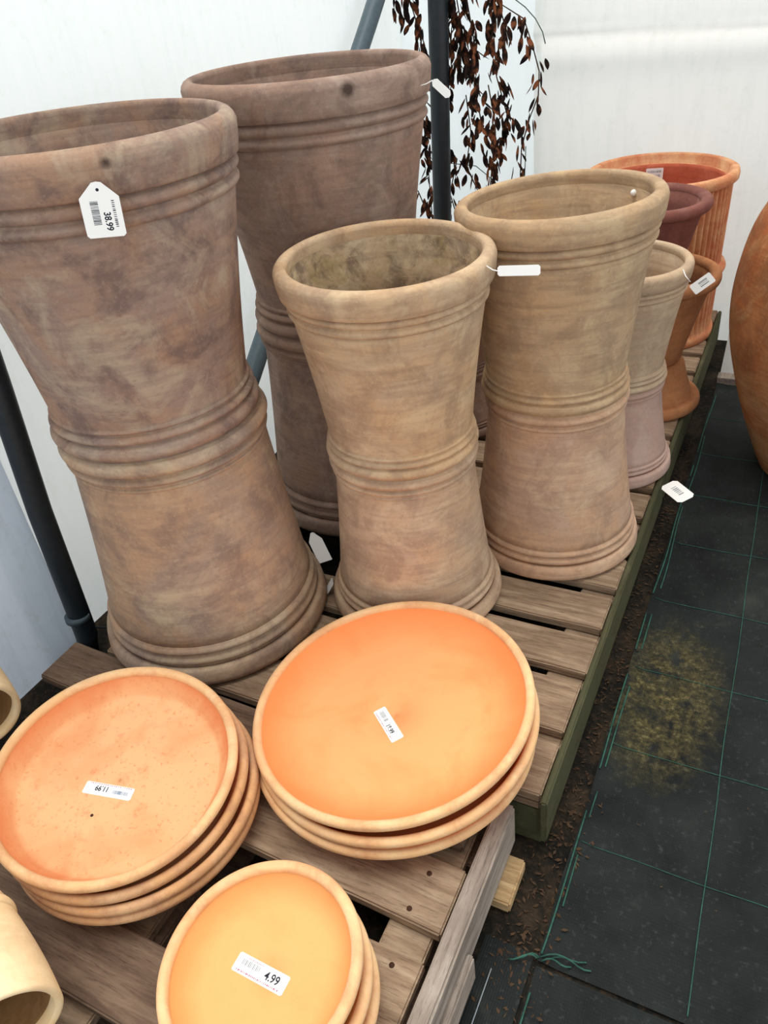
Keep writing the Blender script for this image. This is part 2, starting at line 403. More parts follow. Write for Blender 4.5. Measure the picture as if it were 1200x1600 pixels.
# woven ground cover laid over the dirt, cut edge along the pallet
def pcover(u, v):
    x = -0.172 + u * 2.6; y = 0.60 + v * 2.12
    z = 0.004 + 0.005 * max(0, nz(x * 5, y * 3)) + 0.006 * math.exp(-((x + 0.165) / 0.012) ** 2) + 0.004 * math.exp(-((y - 0.61) / 0.01) ** 2)
    return (x + 0.004 * nz(0, y * 6), y, z)
cover = grid_sheet('ground_cover_sheet', pcover, 160, 120, M['ground'])
tag(cover, 'black woven ground cover sheet with thin green grid lines and a mossy patch', 'ground sheet')
def pcover2(u, v):
    x = -0.172 + u * 2.6; y = -1.5 + v * 2.095
    return (x, y, 0.002 + 0.004 * max(0, nz(x * 5, y * 3, 4)))
cover2 = grid_sheet('ground_cover_sheet', pcover2, 60, 60, M['ground'])
tag(cover2, 'black ground cover sheet at the bottom right corner, below the folded seam', 'ground sheet')
def pcover3(u, v):
    x = -0.262 + u * 0.083; y = 0.30 + v * 0.31
    return (x, y, 0.0025 + 0.003 * max(0, nz(x * 9, y * 6, 9)))
cover3 = grid_sheet('ground_cover_sheet', pcover3, 14, 30, M['ground'])
tag(cover3, 'narrow dark strip of ground cover between the front pallet edge and the seam', 'ground sheet')

def ribbon(bm, pts, w, dz=0.0015):
    """thin raised thread along pts on the ground"""
    tube(bm, [(p[0], p[1], p[2] + dz) for p in pts], w, 5)
def cz(x, y):
    return 0.004 + 0.005 * max(0, nz(x * 5, y * 3)) + 0.006 * math.exp(-((x + 0.165) / 0.012) ** 2) + 0.004 * math.exp(-((y - 0.61) / 0.01) ** 2)
def thread_y(x0, ya, yb, w=0.0009, wob=0.003, par=None, breaks=0.0, drift=0.0):
    n = int((yb - ya) / 0.02); seg = []
    def flush(seg):
        if len(seg) > 1:
            bm = bmesh.new(); ribbon(bm, seg, w); obj('green_thread', bm, M['thread'], par)
    for i in range(n + 1):
        y = ya + (yb - ya) * i / n; x = x0 + wob * nz(x0 * 50, y * 4) + drift * (y - ya)
        if breaks and nz(x0 * 90, y * 9, 2) > breaks: flush(seg); seg = []
        else: seg.append((x, y, cz(x, y)))
    flush(seg)
def thread_x(y0, xa, xb, w=0.0007, wob=0.003, par=None):
    bm = bmesh.new(); n = int((xb - xa) / 0.02)
    ribbon(bm, [(xa + (xb - xa) * i / n, y0 + wob * nz(i * .2, y0 * 9), cz(xa + (xb - xa) * i / n, y0)) for i in range(n + 1)], w)
    obj('green_thread', bm, M['thread'], par)
for x0 in (0.055, 0.285, 0.51): thread_y(x0, 0.61, 2.7, par=cover, drift=-0.022)
for y0 in (0.828, 1.062, 1.282, 1.52, 1.756, 1.99, 2.22, 2.45): thread_x(y0, -0.16, 1.2, par=cover)
thread_y(-0.167, 0.61, 2.6, 0.0017, 0.005, cover, 0.22)
thread_y(-0.158, 0.70, 2.4, 0.0015, 0.006, cover, 0.12)
bm = bmesh.new(); ribbon(bm, [(-0.168, 0.05 + i * 0.05, 0.006) for i in range(11)], 0.0016); obj('green_thread', bm, M['thread'], cover2)
bm = bmesh.new(); ribbon(bm, [(-0.135, 0.05 + i * 0.05, 0.006) for i in range(10)], 0.0016); obj('green_thread', bm, M['thread'], cover2)
bm = bmesh.new(); ribbon(bm, [(-0.235, 0.35 + i * 0.03, 0.006) for i in range(8)], 0.0011); obj('green_thread', bm, M['ink_grey'], cover3)
# frayed green ends at the corner of the seam
bm = bmesh.new()
for (a, b, c, d) in ((-0.172, 0.602, -0.215, 0.585), (-0.17, 0.604, -0.205, 0.592), (-0.168, 0.606, -0.10, 0.628), (-0.15, 0.612, -0.09, 0.618), (-0.165, 0.60, -0.12, 0.612)):
    pts = [(a + (c - a) * i / 6, b + (d - b) * i / 6 + 0.004 * math.sin(i), 0.012 + 0.006 * math.sin(i * 0.6)) for i in range(7)]
    bm = bmesh.new(); tube(bm, pts, 0.0014, 5); obj('frayed_end', bm, M['thread'], cover)

# ------------------------------------------------------------------ pallets
def skewer(l0, l1, r0, r1):
    """board whose left end spans l0..l1 and right end r0..r1 in y"""
    def f(vs_):
        ys = [l0, l0, l1, l1, r0, r0, r1, r1]
        for v, y in zip(vs_, ys): v.co.y = y
    return f
fp = thing('wooden_pallet', 'weathered front pallet carrying the three stacks of saucers', 'pallet', (-0.8, 0.5, 0))
def fpart(name, mat, *a, bev=0.003, skew=None, parent=fp):
    bm = bmesh.new()
    if skew: sk = lambda vs_, s=skew: s(vs_)
    else: sk = None
    x0, x1, y0, y1, z0, z1 = a
    box(bm, x0, x1, y0, y1, z0, z1, 0, sk)
    bmesh.ops.subdivide_edges(bm, edges=[e for e in bm.edges if e.calc_length() > 0.3], cuts=14, use_grid_fill=True)
    for v in bm.verts:
        v.co.z += 0.0018 * nz(v.co.x * 9, v.co.y * 30, z0 * 10); v.co.y += 0.0025 * nz(v.co.x * 6, v.co.z * 9, y0 * 7)
    off = Vector(parent.location)
    for v in bm.verts: v.co -= off
    bmesh.ops.bevel(bm, geom=[e for e in bm.edges if len(e.link_faces) == 2 and e.calc_face_angle(0) > 0.8], offset=bev, segments=2, affect='EDGES')
    return obj(name, bm, mat, parent, smooth=False)
T0, T1 = 0.122, PT
fpart('top_board', M['wood_dark'], -1.315, -0.318, 0, 0, T0, T1, skew=skewer(0.69, 0.80, 0.662, 0.768))
sA = fpart('top_board', M['wood_grey'], -1.215, -0.296, 0, 0, T0, T1, skew=skewer(0.545, 0.672, 0.516, 0.627))
sB = fpart('top_board', M['wood_grey'], -0.60, -0.302, 0.362, 0.472, T0, T1)
fpart('top_board', M['wood_dark'], -1.30, -0.302, 0.222, 0.335, T0, T1)
fpart('top_board', M['wood_dark'], -1.30, -0.302, 0.06, 0.175, T0, T1)
for x0 in (-1.20, -0.80, -0.385):
    fpart('stringer', M['wood_grey'], x0, x0 + 0.075, -0.02, 0.80, 0.100, T0 - 0.001)
    for y0 in (-0.02, 0.33, 0.66):
        fpart('block', M['wood_dark'], x0, x0 + 0.09, y0, y0 + 0.12, 0.022, 0.0995)
    fpart('bottom_board', M['wood_dark'], x0 - 0.005, x0 + 0.095, -0.02, 0.80, 0.0, 0.0215)
fpart('edge_plank', M['wood_silver'], -0.293, -0.262, -0.02, 0.765, 0.045, PT + 0.004, bev=0.004)
fpart('bottom_board', M['wood_silver'], -0.262, -0.2485, 0.20, 0.53, 0.03, 0.095)
fpart('bottom_board', M['wood_pale'], -0.300, -0.236, 0.655, 0.742, 0.010, 0.036)
fpart('bottom_board', M['wood_pale'], -0.300, -0.226, 0.37, 0.44, 0.008, 0.030)
def nail(par, x, y, off):
    bm = bmesh.new(); lathe(bm, [(0.0002, 0.0012), (0.0042, 0.0008), (0.0048, -0.002)], 14, False)
    o = obj('nail', bm, M['stem'], par); o.location = Vector((x, y, PT)) - off
for x, y in ((-0.350, 0.60), (-0.356, 0.536)): nail(sA, x, y, Vector(fp.location))
for x, y in ((-0.345, 0.45), (-0.36, 0.385)): nail(sB, x, y, Vector(fp.location))

def rear(y0, slats, label, nblocks):
    rp = thing('wooden_pallet', label, 'pallet', (-0.77, y0 + 0.5, 0))
    y1 = slats[-1][1]
    for k, (a, b) in enumerate(slats):
        sk = None
        xl = -0.83 if (y0 == 0.80 and k == 3) else -1.225   # one short broken board, dark gap left of the centre pot
        dx = 0.004 * nz(k * 3.3, y0)
        fpart('top_board', M['wood_grey'], xl + dx, -0.228 + dx, a, b, T0, T1, skew=sk, parent=rp)
    for x0 in (-1.225, -0.78, -0.305):
        fpart('stringer', M['wood_grey'], x0, x0 + 0.075, y0 + 0.003, y1 - 0.003, 0.100, T0 - 0.001, parent=rp)
        for j in range(3):
            yy = y0 + 0.004 + (y1 - y0 - 0.13) * j / 2
            fpart('block', M['wood_moss'], x0, x0 + 0.078, yy, yy + 0.12, 0.022, 0.0995, parent=rp)
        fpart('bottom_board', M['wood_moss'], x0 - 0.002, x0 + 0.08, y0 + 0.003, y1 - 0.003, 0.0, 0.0215, parent=rp)
    fpart('side_rail', M['wood_moss'], -0.2265, -0.214, y0 - 0.012, y1, 0.030, 0.1425, parent=rp)
    return rp
s1 = [(0.802, 0.918), (0.945, 1.072), (1.10, 1.202), (1.232, 1.335), (1.368, 1.478), (1.505, 1.62), (1.65, 1.755), (1.785, 1.895)]
rear(0.80, s1, 'long mossy-sided pallet under the tall hourglass stacks, behind the front pallet', 3)
s2 = [(a, a + 0.11) for a in (1.93, 2.07, 2.21, 2.35, 2.49, 2.63, 2.77, 2.91)]
rear(1.925, s2, 'far wooden pallet by the back wall under the fluted orange pot', 3)

# ------------------------------------------------------------------ tall pots
def pot_profiles(h, rf, rb, rt, rr, ri, w=0.022, rk=0.067):
    """outer radii: foot rf, waist above foot rb, body under the rim rt, rim rr; inner opening ri.
       returns (foot ring, body, rim) closed profiles, pot standing on its foot."""
    s = h / 0.515
    g = 0.006 * s
    foot = [(rf - 0.03, 0.0), (rf - 0.003, 0.0)]
    foot += bead(rf - 0.006 * s, 0.001, 0.013 * s, 0.030 * s)
    foot += bead(rf - 0.010 * s, 0.033 * s, 0.012 * s, 0.018 * s)
    foot += bead(rf - 0.011 * s, 0.053 * s, 0.008 * s, 0.012 * s)
    foot += [(rb, 0.072 * s), (rb - 0.015, 0.072 * s)]
    zt = h - (rk + 0.049) * s
    body = []
    n = 18
    for i in range(n + 1):
        t = i / n; z = 0.060 * s + (zt - 0.060 * s) * t
        body.append((rb + (rt - rb) * (0.72 * t + 0.28 * t * t), z))
    body += bead(rt - 0.002 * s, zt + 0.001, 0.011 * s, 0.021 * s)
    body += bead(rt + 0.000 * s, zt + 0.024 * s, 0.012 * s, 0.023 * s)
    body += [(rt + 0.001 * s, zt + 0.052 * s), (ri + 0.008, h - 0.030 * s)]
    body += [(ri, h - 0.034 * s), (ri - 0.001, h - 0.085 * s)]
    body += [(ri - 0.006, h - 0.095 * s)]
    for i in range(12):
        t = 1 - i / 12; z = 0.035 + (zt - 0.035) * t
        body.append((rb + (rt - rb) * t - w, z))
    body += [(rb - w - 0.012, 0.026), (0.03, 0.024), (0.0295, 0.004), (rb - 0.01, 0.004), (rb - 0.002, 0.03 * s)]
    zr = h - rk * s
    rim = [(rt - 0.002, zr), (rr - 0.010 * s, zr), (rr - 0.006 * s, zr + 0.003 * s)]
    rim += [(rr - 0.003 * s, zr + rk * 0.27 * s), (rr - 0.001 * s, zr + rk * 0.54 * s), (rr, zr + rk * 0.72 * s), (rr - 0.003 * s, h - 0.010 * s), (rr - 0.008 * s, h - 0.004 * s), (rr - 0.014 * s, h - 0.001 * s),
            (rr - 0.018 * s, h), (ri + 0.006, h), (ri + 0.001, h - 0.003), (ri - 0.001, h - 0.010), (ri + 0.001, h - 0.040 * s)]
    return foot, body, rim
def tall_pot(label, pos, dims, mat, flip=False, skew=(0, 0), seed=0, inner=None, group=None):
    h = dims[0]
    pr = pot_profiles(*dims)
    t = thing('tall_terracotta_pot', label, 'pot', pos, (0, 0, 0), group)
    for nm, p in zip(('foot_ring', 'body', 'rim'), pr):
        bm = bmesh.new()
        if flip: p = [(r, h - z) for r, z in p]
        # subdivide angular with a touch of hand-made wobble
        lathe(bm, p, 120, True, skew, h, 0.0022, seed)
        o = obj(nm, bm, mat, t)
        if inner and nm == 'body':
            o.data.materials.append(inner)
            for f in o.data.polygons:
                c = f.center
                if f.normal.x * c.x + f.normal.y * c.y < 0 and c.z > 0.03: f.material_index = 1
    return t
HB = 0.5155
big = (HB, 0.194, 0.186, 0.236, 0.2575, 0.2316)
bigl = (HB - 0.001, 0.198, 0.192, 0.226, 0.2540, 0.2316, 0.022, 0.046)
LX, LY = -1.066, 1.009
tall_pot('largest brown upright pot at far left with white tag under its rim', (LX, LY, PT + HB), big, M['clay_big'], skew=(0.014, 0.010), seed=1)
tall_pot('large upturned brown pot at left carrying the tagged pot, behind the peach saucers', (LX + 0.006, LY + 0.002, PT), bigl, M['clay_big_low'], flip=True, seed=2)
tall_pot('large upright pot at the back left by the dark post, chip mark on its rim', (-0.970, 1.575, PT + HB), big, M['clay_back'], skew=(0.012, 0.006), seed=3)
tall_pot('large upturned pot mostly hidden at the back left, under the chipped-rim pot', (-0.970, 1.577, PT), bigl, M['clay_back'], flip=True, seed=4)
HM = 0.3875
tall_pot('medium upright pot in the centre with mottled inside, above the big orange saucer', (-0.653, 1.233, PT + HM), (HM, 0.150, 0.144, 0.178, 0.1990, 0.1740), M['clay_mid'], skew=(0.012, -0.017), seed=5, inner=M['clay_mid_in'])
tall_pot('medium upturned pot in the centre directly behind the big orange saucer', (-0.653, 1.233, PT), (HM - 0.001, 0.148, 0.144, 0.170, 0.1935, 0.1720, 0.022, 0.050), M['clay_mid_low'], flip=True, seed=6)
HR = 0.400
tr = tall_pot('medium upright pot right of centre with a white dot inside its rim', (-0.424, 1.530, PT + HR), (HR, 0.152, 0.146, 0.180, 0.1985, 0.1725), M['clay_right'], skew=(-0.046, 0.007), seed=7)
tall_pot('medium upturned pot right of centre standing near the pallet edge', (-0.421, 1.532, PT), (HR - 0.001, 0.150, 0.147, 0.181, 0.2000, 0.1740, 0.022, 0.050), M['clay_right_low'], flip=True, seed=8)
bm = bmesh.new(); bmesh.ops.create_uvsphere(bm, u_segments=14, v_segments=10, radius=0.0065)
o = obj('white_dot', bm, M['card'], tr); o.location = (0.114, 0.128, 0.912 - PT - HR)
HS = 0.302
HL = 0.258
tall_pot('small slim upright pot behind the right of centre stack, smooth with plain rim', (-0.366, 1.893, PT + HL), (HS, 0.122, 0.114, 0.145, 0.1585, 0.1370, 0.016), M['clay_small'], seed=9)
tall_pot('small pinkish upturned pot behind the right stack with white tag below it', (-0.366, 1.893, PT), (HL - 0.001, 0.120, 0.117, 0.143, 0.1600, 0.1370, 0.016), M['clay_small_low'], flip=True, seed=10)

tall_pot('half hidden dark pot glimpsed between the centre and right stacks, upper of two', (-0.862, 2.010, PT + 0.19), (0.19, 0.118, 0.112, 0.142, 0.158, 0.134, 0.016), M['clay_back'], seed=11)
tall_pot('half hidden upturned dark pot glimpsed low between the centre and right stacks', (-0.862, 2.010, PT), (0.189, 0.118, 0.112, 0.142, 0.158, 0.134, 0.016), M['clay_back'], flip=True, seed=12)
# brown bell pots behind
def plain_pot(name, label, pos, h, rb, rt, rr, hrim, mat, flip=False, seed=0, w=0.016):
    t = thing(name, label, 'pot', pos)
    body = [(rb - 0.006, 0), (rb, 0.006)]
    for i in range(1, 13): body.append((rb + (rt - rb) * (i / 12) ** 1.15, (h - hrim * 0.5) * i / 12))
    for i in range(12): body.append((rb + (rt - rb) * (1 - i / 12) ** 1.15 - w, max((h - hrim * 0.5) * (1 - i / 12), 0.03)))
    body += [(0.02, 0.022), (0.02, 0.0)]
    rim = [(rt - w, h - hrim)]
    for i in range(13):
        a = -math.pi / 2 + math.pi * i / 12
        rim.append((rr - hrim * 0.38 + hrim * 0.38 * math.cos(a), h - hrim / 2 + hrim / 2 * math.sin(a)))
    rim += [(rt - w + 0.006, h - 0.004), (rt - w, h - 0.012)]
    for nm, p in (('body', body), ('rim', rim)):
        if flip: p = [(r, h - z) for r, z in p]
        bm = bmesh.new(); lathe(bm, p, 96, True, wob=0.002, seed=seed); obj(nm, bm, mat, t)
    return t
BX, BY = -0.335, 2.262
plain_pot('round_terracotta_pot', 'rounded brown pot behind the small slim pot, in front of the fluted one', (BX, BY, PT + 0.142), 0.268, 0.080, 0.145, 0.162, 0.040, M['clay_brown'], seed=2)
plain_pot('bell_terracotta_pot', 'orange-brown upturned pot on the pallet right of the small pink pot', (BX, BY, PT), 0.141, 0.092, 0.130, 0.150, 0.035, M['clay_brown'], flip=True, seed=5)
plain_pot('round_terracotta_pot', 'purple-brown pot with thick rolled rim in front of the fluted pot', (-0.378, 2.268, PT + 0.185), 0.415, 0.045, 0.140, 0.157, 0.032, M['clay_purple'], seed=8)

# fluted planter
def fluted(pos, h=0.545, rb=0.212, rt=0.222, rr=0.236):
    t = thing('fluted_planter', 'tall orange fluted planter at the far right end of the pallets', 'pot', pos)
    zs = [i / 40 for i in range(41)]
    def fl(r, a, z):
        if 0.03 < z < h - 0.034 and r > rb - 0.012:
            k = min(1, (z - 0.03) / 0.02, (h - 0.034 - z) / 0.008)
            return r - k * 0.015 * (1 - abs(math.cos(a * 30)) ** 0.6)
        return r
    outer = [(rb - 0.01, 0.0), (rb + 0.006, 0.002), (rb + 0.008, 0.022), (rb, 0.03)]
    outer += [(rb + (rt - rb) * z, 0.03 + (h - 0.060) * z) for z in zs]
    inner = [(rb + (rt - rb) * z - 0.024, max(0.03, 0.03 + (h - 0.060) * z)) for z in reversed(zs)]
    bm = bmesh.new(); lathe(bm, outer + inner + [(0.02, 0.03), (0.02, 0.0)], 60 * 8, True, fn=fl)
    o = obj('fluted_body', bm, M['clay_fluted'], t)
    o.data.materials.append(M['clay_red_in'])
    for f in o.data.polygons:
        c = f.center
        if f.normal.x * c.x + f.normal.y * c.y < 0 and math.hypot(c.x, c.y) < rb - 0.005 + (rt - rb) * c.z / h: f.material_index = 1
    # label stuck inside the wall
    a0, a1 = Vector((-0.521, 2.995, 0.611)), Vector((-0.466, 3.009, 0.611))
    off = Vector((0.0, -0.018, 0))
    m_, w, hh = frame_from(a0 + off - Vector(pos), a1 + off - Vector(pos), Vector((-0.524, 2.993, 0.648)) + off - Vector(pos))
    bm = bmesh.new(); card_outline(bm, w, hh, 0.0008, 0.002); st = obj('label_sticker', bm, M['card'], t, smooth=False); st.matrix_local = m_
    bars('printed_line', w * 0.1, hh * 0.2, w * 0.8, hh * 0.25, 9, 0.0009, st, M['ink_grey'], 31)
    bars('printed_line', w * 0.1, hh * 0.6, w * 0.8, hh * 0.2, 12, 0.0009, st, M['ink_grey'], 32)
    bm = bmesh.new()
    lathe(bm, [(rt - 0.02, h - 0.034), (rr - 0.006, h - 0.034), (rr, h - 0.028), (rr + 0.001, h - 0.014), (rr - 0.002, h - 0.003), (rr - 0.008, h), (rt - 0.006, h), (rt - 0.012, h - 0.004), (rt - 0.024, h - 0.12)], 120, True)
    obj('rim', bm, M['clay_fluted'], t)
    bm = bmesh.new()
    rm = rb + (rt - rb) * 0.5 + 0.003
    lathe(bm, [(rm - 0.006, 0.215)] + bead(rm - 0.002, 0.218, 0.016, 0.035) + [(rm - 0.006, 0.256)], 120, True)
    obj('band', bm, M['clay_fluted'], t)
    return t
fluted((-0.443, 2.805, PT))

# big urn on the right
def urn(pos):
    t = thing('large_urn', 'big brown oil jar cut off by the right edge of the photo', 'urn', pos)
    pts = [(0.0001, 0.0), (0.14, 0.0), (0.165, 0.02), (0.20, 0.10), (0.245, 0.22), (0.285, 0.36), (0.300, 0.46), (0.298, 0.56), (0.275, 0.68), (0.23, 0.77), (0.175, 0.83), (0.15, 0.855)]
    # smooth profile by catmull-rom
    sm = [pts[0], pts[1]]
    for i in range(1, len(pts) - 1):
        p0, p1, p2, p3 = pts[i - 1], pts[i], pts[i + 1], pts[min(i + 2, len(pts) - 1)]
        for s in (0.25, 0.5, 0.75, 1.0):
            f = lambda a, b, c, d: 0.5 * (2 * b + (c - a) * s + (2 * a - 5 * b + 4 * c - d) * s * s + (3 * b - a - 3 * c + d) * s ** 3)
            sm.append((f(p0[0], p1[0], p2[0], p3[0]), f(p0[1], p1[1], p2[1], p3[1])))
    inner = [(max(r - 0.02, 0.0001), max(z, 0.025)) for r, z in reversed(sm)]
    bm = bmesh.new(); lathe(bm, sm + inner, 120, True); obj('body', bm, M['clay_urn'], t)
    bm = bmesh.new(); lathe(bm, [(0.125, 0.835)] + [(0.165 + 0.022 * math.cos(-math.pi / 2 + math.pi * i / 10), 0.862 + 0.022 * math.sin(-math.pi / 2 + math.pi * i / 10)) for i in range(11)] + [(0.130, 0.882)], 96, True)
    obj('rim', bm, M['clay_urn'], t)
urn((0.160, 2.25, 0.004))

# ------------------------------------------------------------------ saucers
def saucer(label, pos, Rr, mat_in, mat_edge, tilt=(0, 0), h=0.056, group=None, seed=0, bowl=False):
    n = Vector((tilt[0], tilt[1], 1)).normalized()
    q = Vector((0, 0, 1)).rotation_difference(n)
    t = thing('terracotta_saucer', label, 'saucer', (0, 0, 0), q.to_euler(), group)
    # pos is the centre of the rim plane
    t.location = Vector(pos) - n * h
    rb = Rr - 0.030
    dish = [(0.0005, 0.009), (0.02, 0.009), (rb * 0.5, 0.009), (rb - 0.03, 0.009), (rb - 0.012, 0.0096), (rb - 0.007, 0.014), (rb - 0.004, 0.020)]
    for i in range(1, 8):
        q_ = i / 7; dish.append((rb - 0.004 + (Rr - 0.012 - rb + 0.004) * q_, 0.020 + (h - 0.024) * q_))
    outer = [(Rr - 0.010, h - 0.010)]
    for i in range(1, 7):
        s = 1 - i / 7; outer.append((rb + 0.002 + (Rr - 0.010 - rb - 0.002) * s, 0.003 + (h - 0.014) * s))
    outer += [(rb - 0.002, 0.0), (0.0005, 0.0)]
    if bowl:
        dish = [(0.0005, 0.009), (Rr * 0.3, 0.009), (Rr * 0.55, 0.0095)] + [(Rr * 0.55 + (Rr * 0.45 - 0.012) * (i / 14) ** 0.55, 0.0095 + (h - 0.013) * (i / 14) ** 1.35) for i in range(1, 15)]
    bm = bmesh.new(); lathe(bm, dish + outer, 128, True, wob=0.0015, seed=seed)
    obj('dish', bm, mat_in, t)
    rim = []
    for i in range(15):
        a = -math.pi * 0.5 + 2 * math.pi * i / 15
        rim.append((Rr - 0.0095 + 0.0085 * math.cos(a), h - 0.0085 + 0.0095 * math.sin(a)))
    bm = bmesh.new(); lathe(bm, rim, 128, True, wob=0.0015, seed=seed)
    obj('rim', bm, mat_edge, t)
    return t
G = 'nested terracotta saucers on the front pallet'
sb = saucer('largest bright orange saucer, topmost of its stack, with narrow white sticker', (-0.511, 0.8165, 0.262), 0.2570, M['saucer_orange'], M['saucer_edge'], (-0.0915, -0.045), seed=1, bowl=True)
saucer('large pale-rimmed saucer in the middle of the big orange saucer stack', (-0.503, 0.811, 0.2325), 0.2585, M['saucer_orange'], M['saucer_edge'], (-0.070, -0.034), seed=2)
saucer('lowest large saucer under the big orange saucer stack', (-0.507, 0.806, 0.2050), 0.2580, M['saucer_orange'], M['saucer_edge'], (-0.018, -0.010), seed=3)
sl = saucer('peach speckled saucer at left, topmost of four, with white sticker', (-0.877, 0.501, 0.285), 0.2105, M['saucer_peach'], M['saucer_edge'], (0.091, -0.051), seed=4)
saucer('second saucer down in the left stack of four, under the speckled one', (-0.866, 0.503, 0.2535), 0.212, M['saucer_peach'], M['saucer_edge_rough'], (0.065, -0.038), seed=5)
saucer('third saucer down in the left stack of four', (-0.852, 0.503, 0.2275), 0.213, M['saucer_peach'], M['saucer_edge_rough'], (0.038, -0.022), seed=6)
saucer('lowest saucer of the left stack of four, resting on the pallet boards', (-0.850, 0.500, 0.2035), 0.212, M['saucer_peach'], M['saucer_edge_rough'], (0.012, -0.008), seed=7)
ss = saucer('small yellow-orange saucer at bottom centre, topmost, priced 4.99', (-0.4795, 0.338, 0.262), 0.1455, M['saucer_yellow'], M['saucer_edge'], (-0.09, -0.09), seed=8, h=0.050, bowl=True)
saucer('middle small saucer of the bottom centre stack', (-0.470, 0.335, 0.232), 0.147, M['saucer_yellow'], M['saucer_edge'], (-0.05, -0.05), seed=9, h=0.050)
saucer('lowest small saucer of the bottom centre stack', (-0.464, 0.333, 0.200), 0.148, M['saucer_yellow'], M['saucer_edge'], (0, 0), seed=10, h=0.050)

# ------------------------------------------------------------------ lettering
def sticker(par, c00, c10, c01, zup=0.0006):
    q = par.rotation_euler.to_matrix().inverted()
    hloc = Vector(par.location)
    pts = []
    for c in (c00, c10, c01):
        v = q @ (Vector(c) - hloc)
        v.z = 0.0092; pts.append(v)
    m_, w, h = frame_from(*pts)
    bm = bmesh.new(); card_outline(bm, w, h, 0.0005, 0.002)
    o = obj('price_sticker', bm, M['card'], par, smooth=False)
    o.matrix_local = m_
    return o, w, h
CB = Vector((-0.511, 0.8165, 0.262)); CL = Vector((-0.877, 0.501, 0.285)); CS = Vector((-0.478, 0.326, 0.262))
# corners: text origin (lower left of the reading direction), along the text, towards its top
st, w, h = sticker(sb, CB + Vector((-0.0381, -0.0043, -0.0489)), CB + Vector((0.0253, -0.0565, -0.0455)), CB + Vector((-0.0212, 0.0129, -0.0466)))
put_text('printed_price', '18.99', h * 0.50, w * 0.50, h * 0.26, 0.0007, st, M['ink'], h * 0.012, narrow=0.85)
bars('printed_logo', w * 0.10, h * 0.35, w * 0.32, h * 0.35, 9, 0.0007, st, M['ink_grey'], 3)
bars('printed_line', w * 0.08, h * 0.10, w * 0.84, h * 0.06, 22, 0.0007, st, M['ink_red'], 5)
st, w, h = sticker(sl, CL + Vector((0.0325, -0.001, -0.0483)), CL + Vector((-0.0529, -0.0226, -0.0416)), CL + Vector((0.0391, -0.0224, -0.0499)))
put_text('printed_price', '11.99', h * 0.58, w * 0.50, h * 0.25, 0.0007, st, M['ink'], h * 0.014, narrow=0.85)
bars('printed_logo', w * 0.10, h * 0.40, w * 0.32, h * 0.28, 14, 0.0007, st, M['ink_blue'], 4)
bars('printed_line', w * 0.06, h * 0.06, w * 0.88, h * 0.06, 20, 0.0007, st, M['ink_red'], 6)
st, w, h = sticker(ss, CS + Vector((-0.0511, 0.0033, -0.0496)), CS + Vector((0.0363, -0.0008, -0.0447)), CS + Vector((-0.0514, 0.0291, -0.0491)))
put_text('printed_price', '4.99', h * 0.62, w * 0.58, h * 0.33, 0.0007, st, M['ink'], h * 0.010, narrow=0.9)
bars('printed_logo', w * 0.12, h * 0.46, w * 0.36, h * 0.30, 12, 0.0007, st, M['ink_grey'], 7)
bars('printed_line', w * 0.08, h * 0.10, w * 0.84, h * 0.09, 26, 0.0007, st, M['ink_red'], 8)
bars('printed_line', w * 0.20, h * 0.84, w * 0.30, h * 0.05, 12, 0.0007, st, M['ink_red'], 9)
# little stone speck and small hole on the speckled saucer
for par, c in ((sl, CL + Vector((-0.0031, -0.0691, -0.0485))), ):
    q = par.rotation_euler.to_matrix().inverted(); v = q @ (Vector(c) - Vector(par.location)); v.z = 0.0090
    bm = bmesh.new(); lathe(bm, [(0.0001, 0.0012), (0.0016, 0.001), (0.0028, 0.0)], 12, False); o = obj('dark_speck', bm, M['stem'], par); o.location = v
q = ss.rotation_euler.to_matrix().inverted()
bm = bmesh.new(); lathe(bm, [(0.0001, 0.0014), (0.0014, 0.001), (0.0022, 0.0)], 12, False); o = obj('dark_speck', bm, M['stem'], ss); o.location = (0.105, -0.012, 0.0108)

# hanging tags
def hang_tag(label, c00, c10, c01, point=True, cut=0.004, prints=True, group=None, string=None):
    m_, w, h = frame_from(c00, c10, c01)
    t = thing('price_tag', label, 'price tag', (0, 0, 0), (0, 0, 0), group); t.matrix_world = m_
    bm = bmesh.new(); card_outline(bm, w, h, 0.0008, cut, point); obj('card', bm, M['card'], t, smooth=False)
    if prints:
        bars('barcode', w * 0.24, h * 0.24, w * 0.20, h * 0.44, 16, 0.0009, t, M['ink'], 11, horizontal=True)
        put_text('printed_price', '38.99', w * 0.24, w * 0.54, h * 0.46, 0.0009, t, M['ink'], w * 0.006, rot=-math.pi / 2, narrow=0.9)
        bars('printed_line', w * 0.78, h * 0.18, w * 0.07, h * 0.50, 14, 0.0009, t, M['ink'], 13, horizontal=True)
        bm = bmesh.new(); lathe(bm, [(0.0001, 0.0), (0.0022, 0.0)], 12, False); o = obj('hole', bm, M['ink'], t, smooth=False); o.location = (w * 0.5, h * 0.86, 0.001)
    return t
hang_tag('white pointed price tag hanging on the front of the largest left pot', (-0.893, 0.8125, 1.062), (-0.852, 0.846, 1.058), (-0.892, 0.812, 1.136), cut=0.006)
t2 = hang_tag('white tag sticking out sideways from the rim of the centre pot', (-0.430, 1.200, 0.8990), (-0.3590, 1.200, 0.9045), (-0.425, 1.203, 0.9155), False, 0.003, prints=False)
t3 = hang_tag('white tag at the right rim of the back left pot, by the post', (-0.660, 1.50, 1.140), (-0.628, 1.50, 1.113), (-0.652, 1.501, 1.153), False, 0.005, prints=False)
def tagmini(t, w, h):
    pass
hang_tag('small white tag lying in the dark gap under the back left stack', (-0.905, 1.213, 0.158), (-0.882, 1.2385, 0.158), (-0.950, 1.318, 0.178), True, 0.002, prints=False)
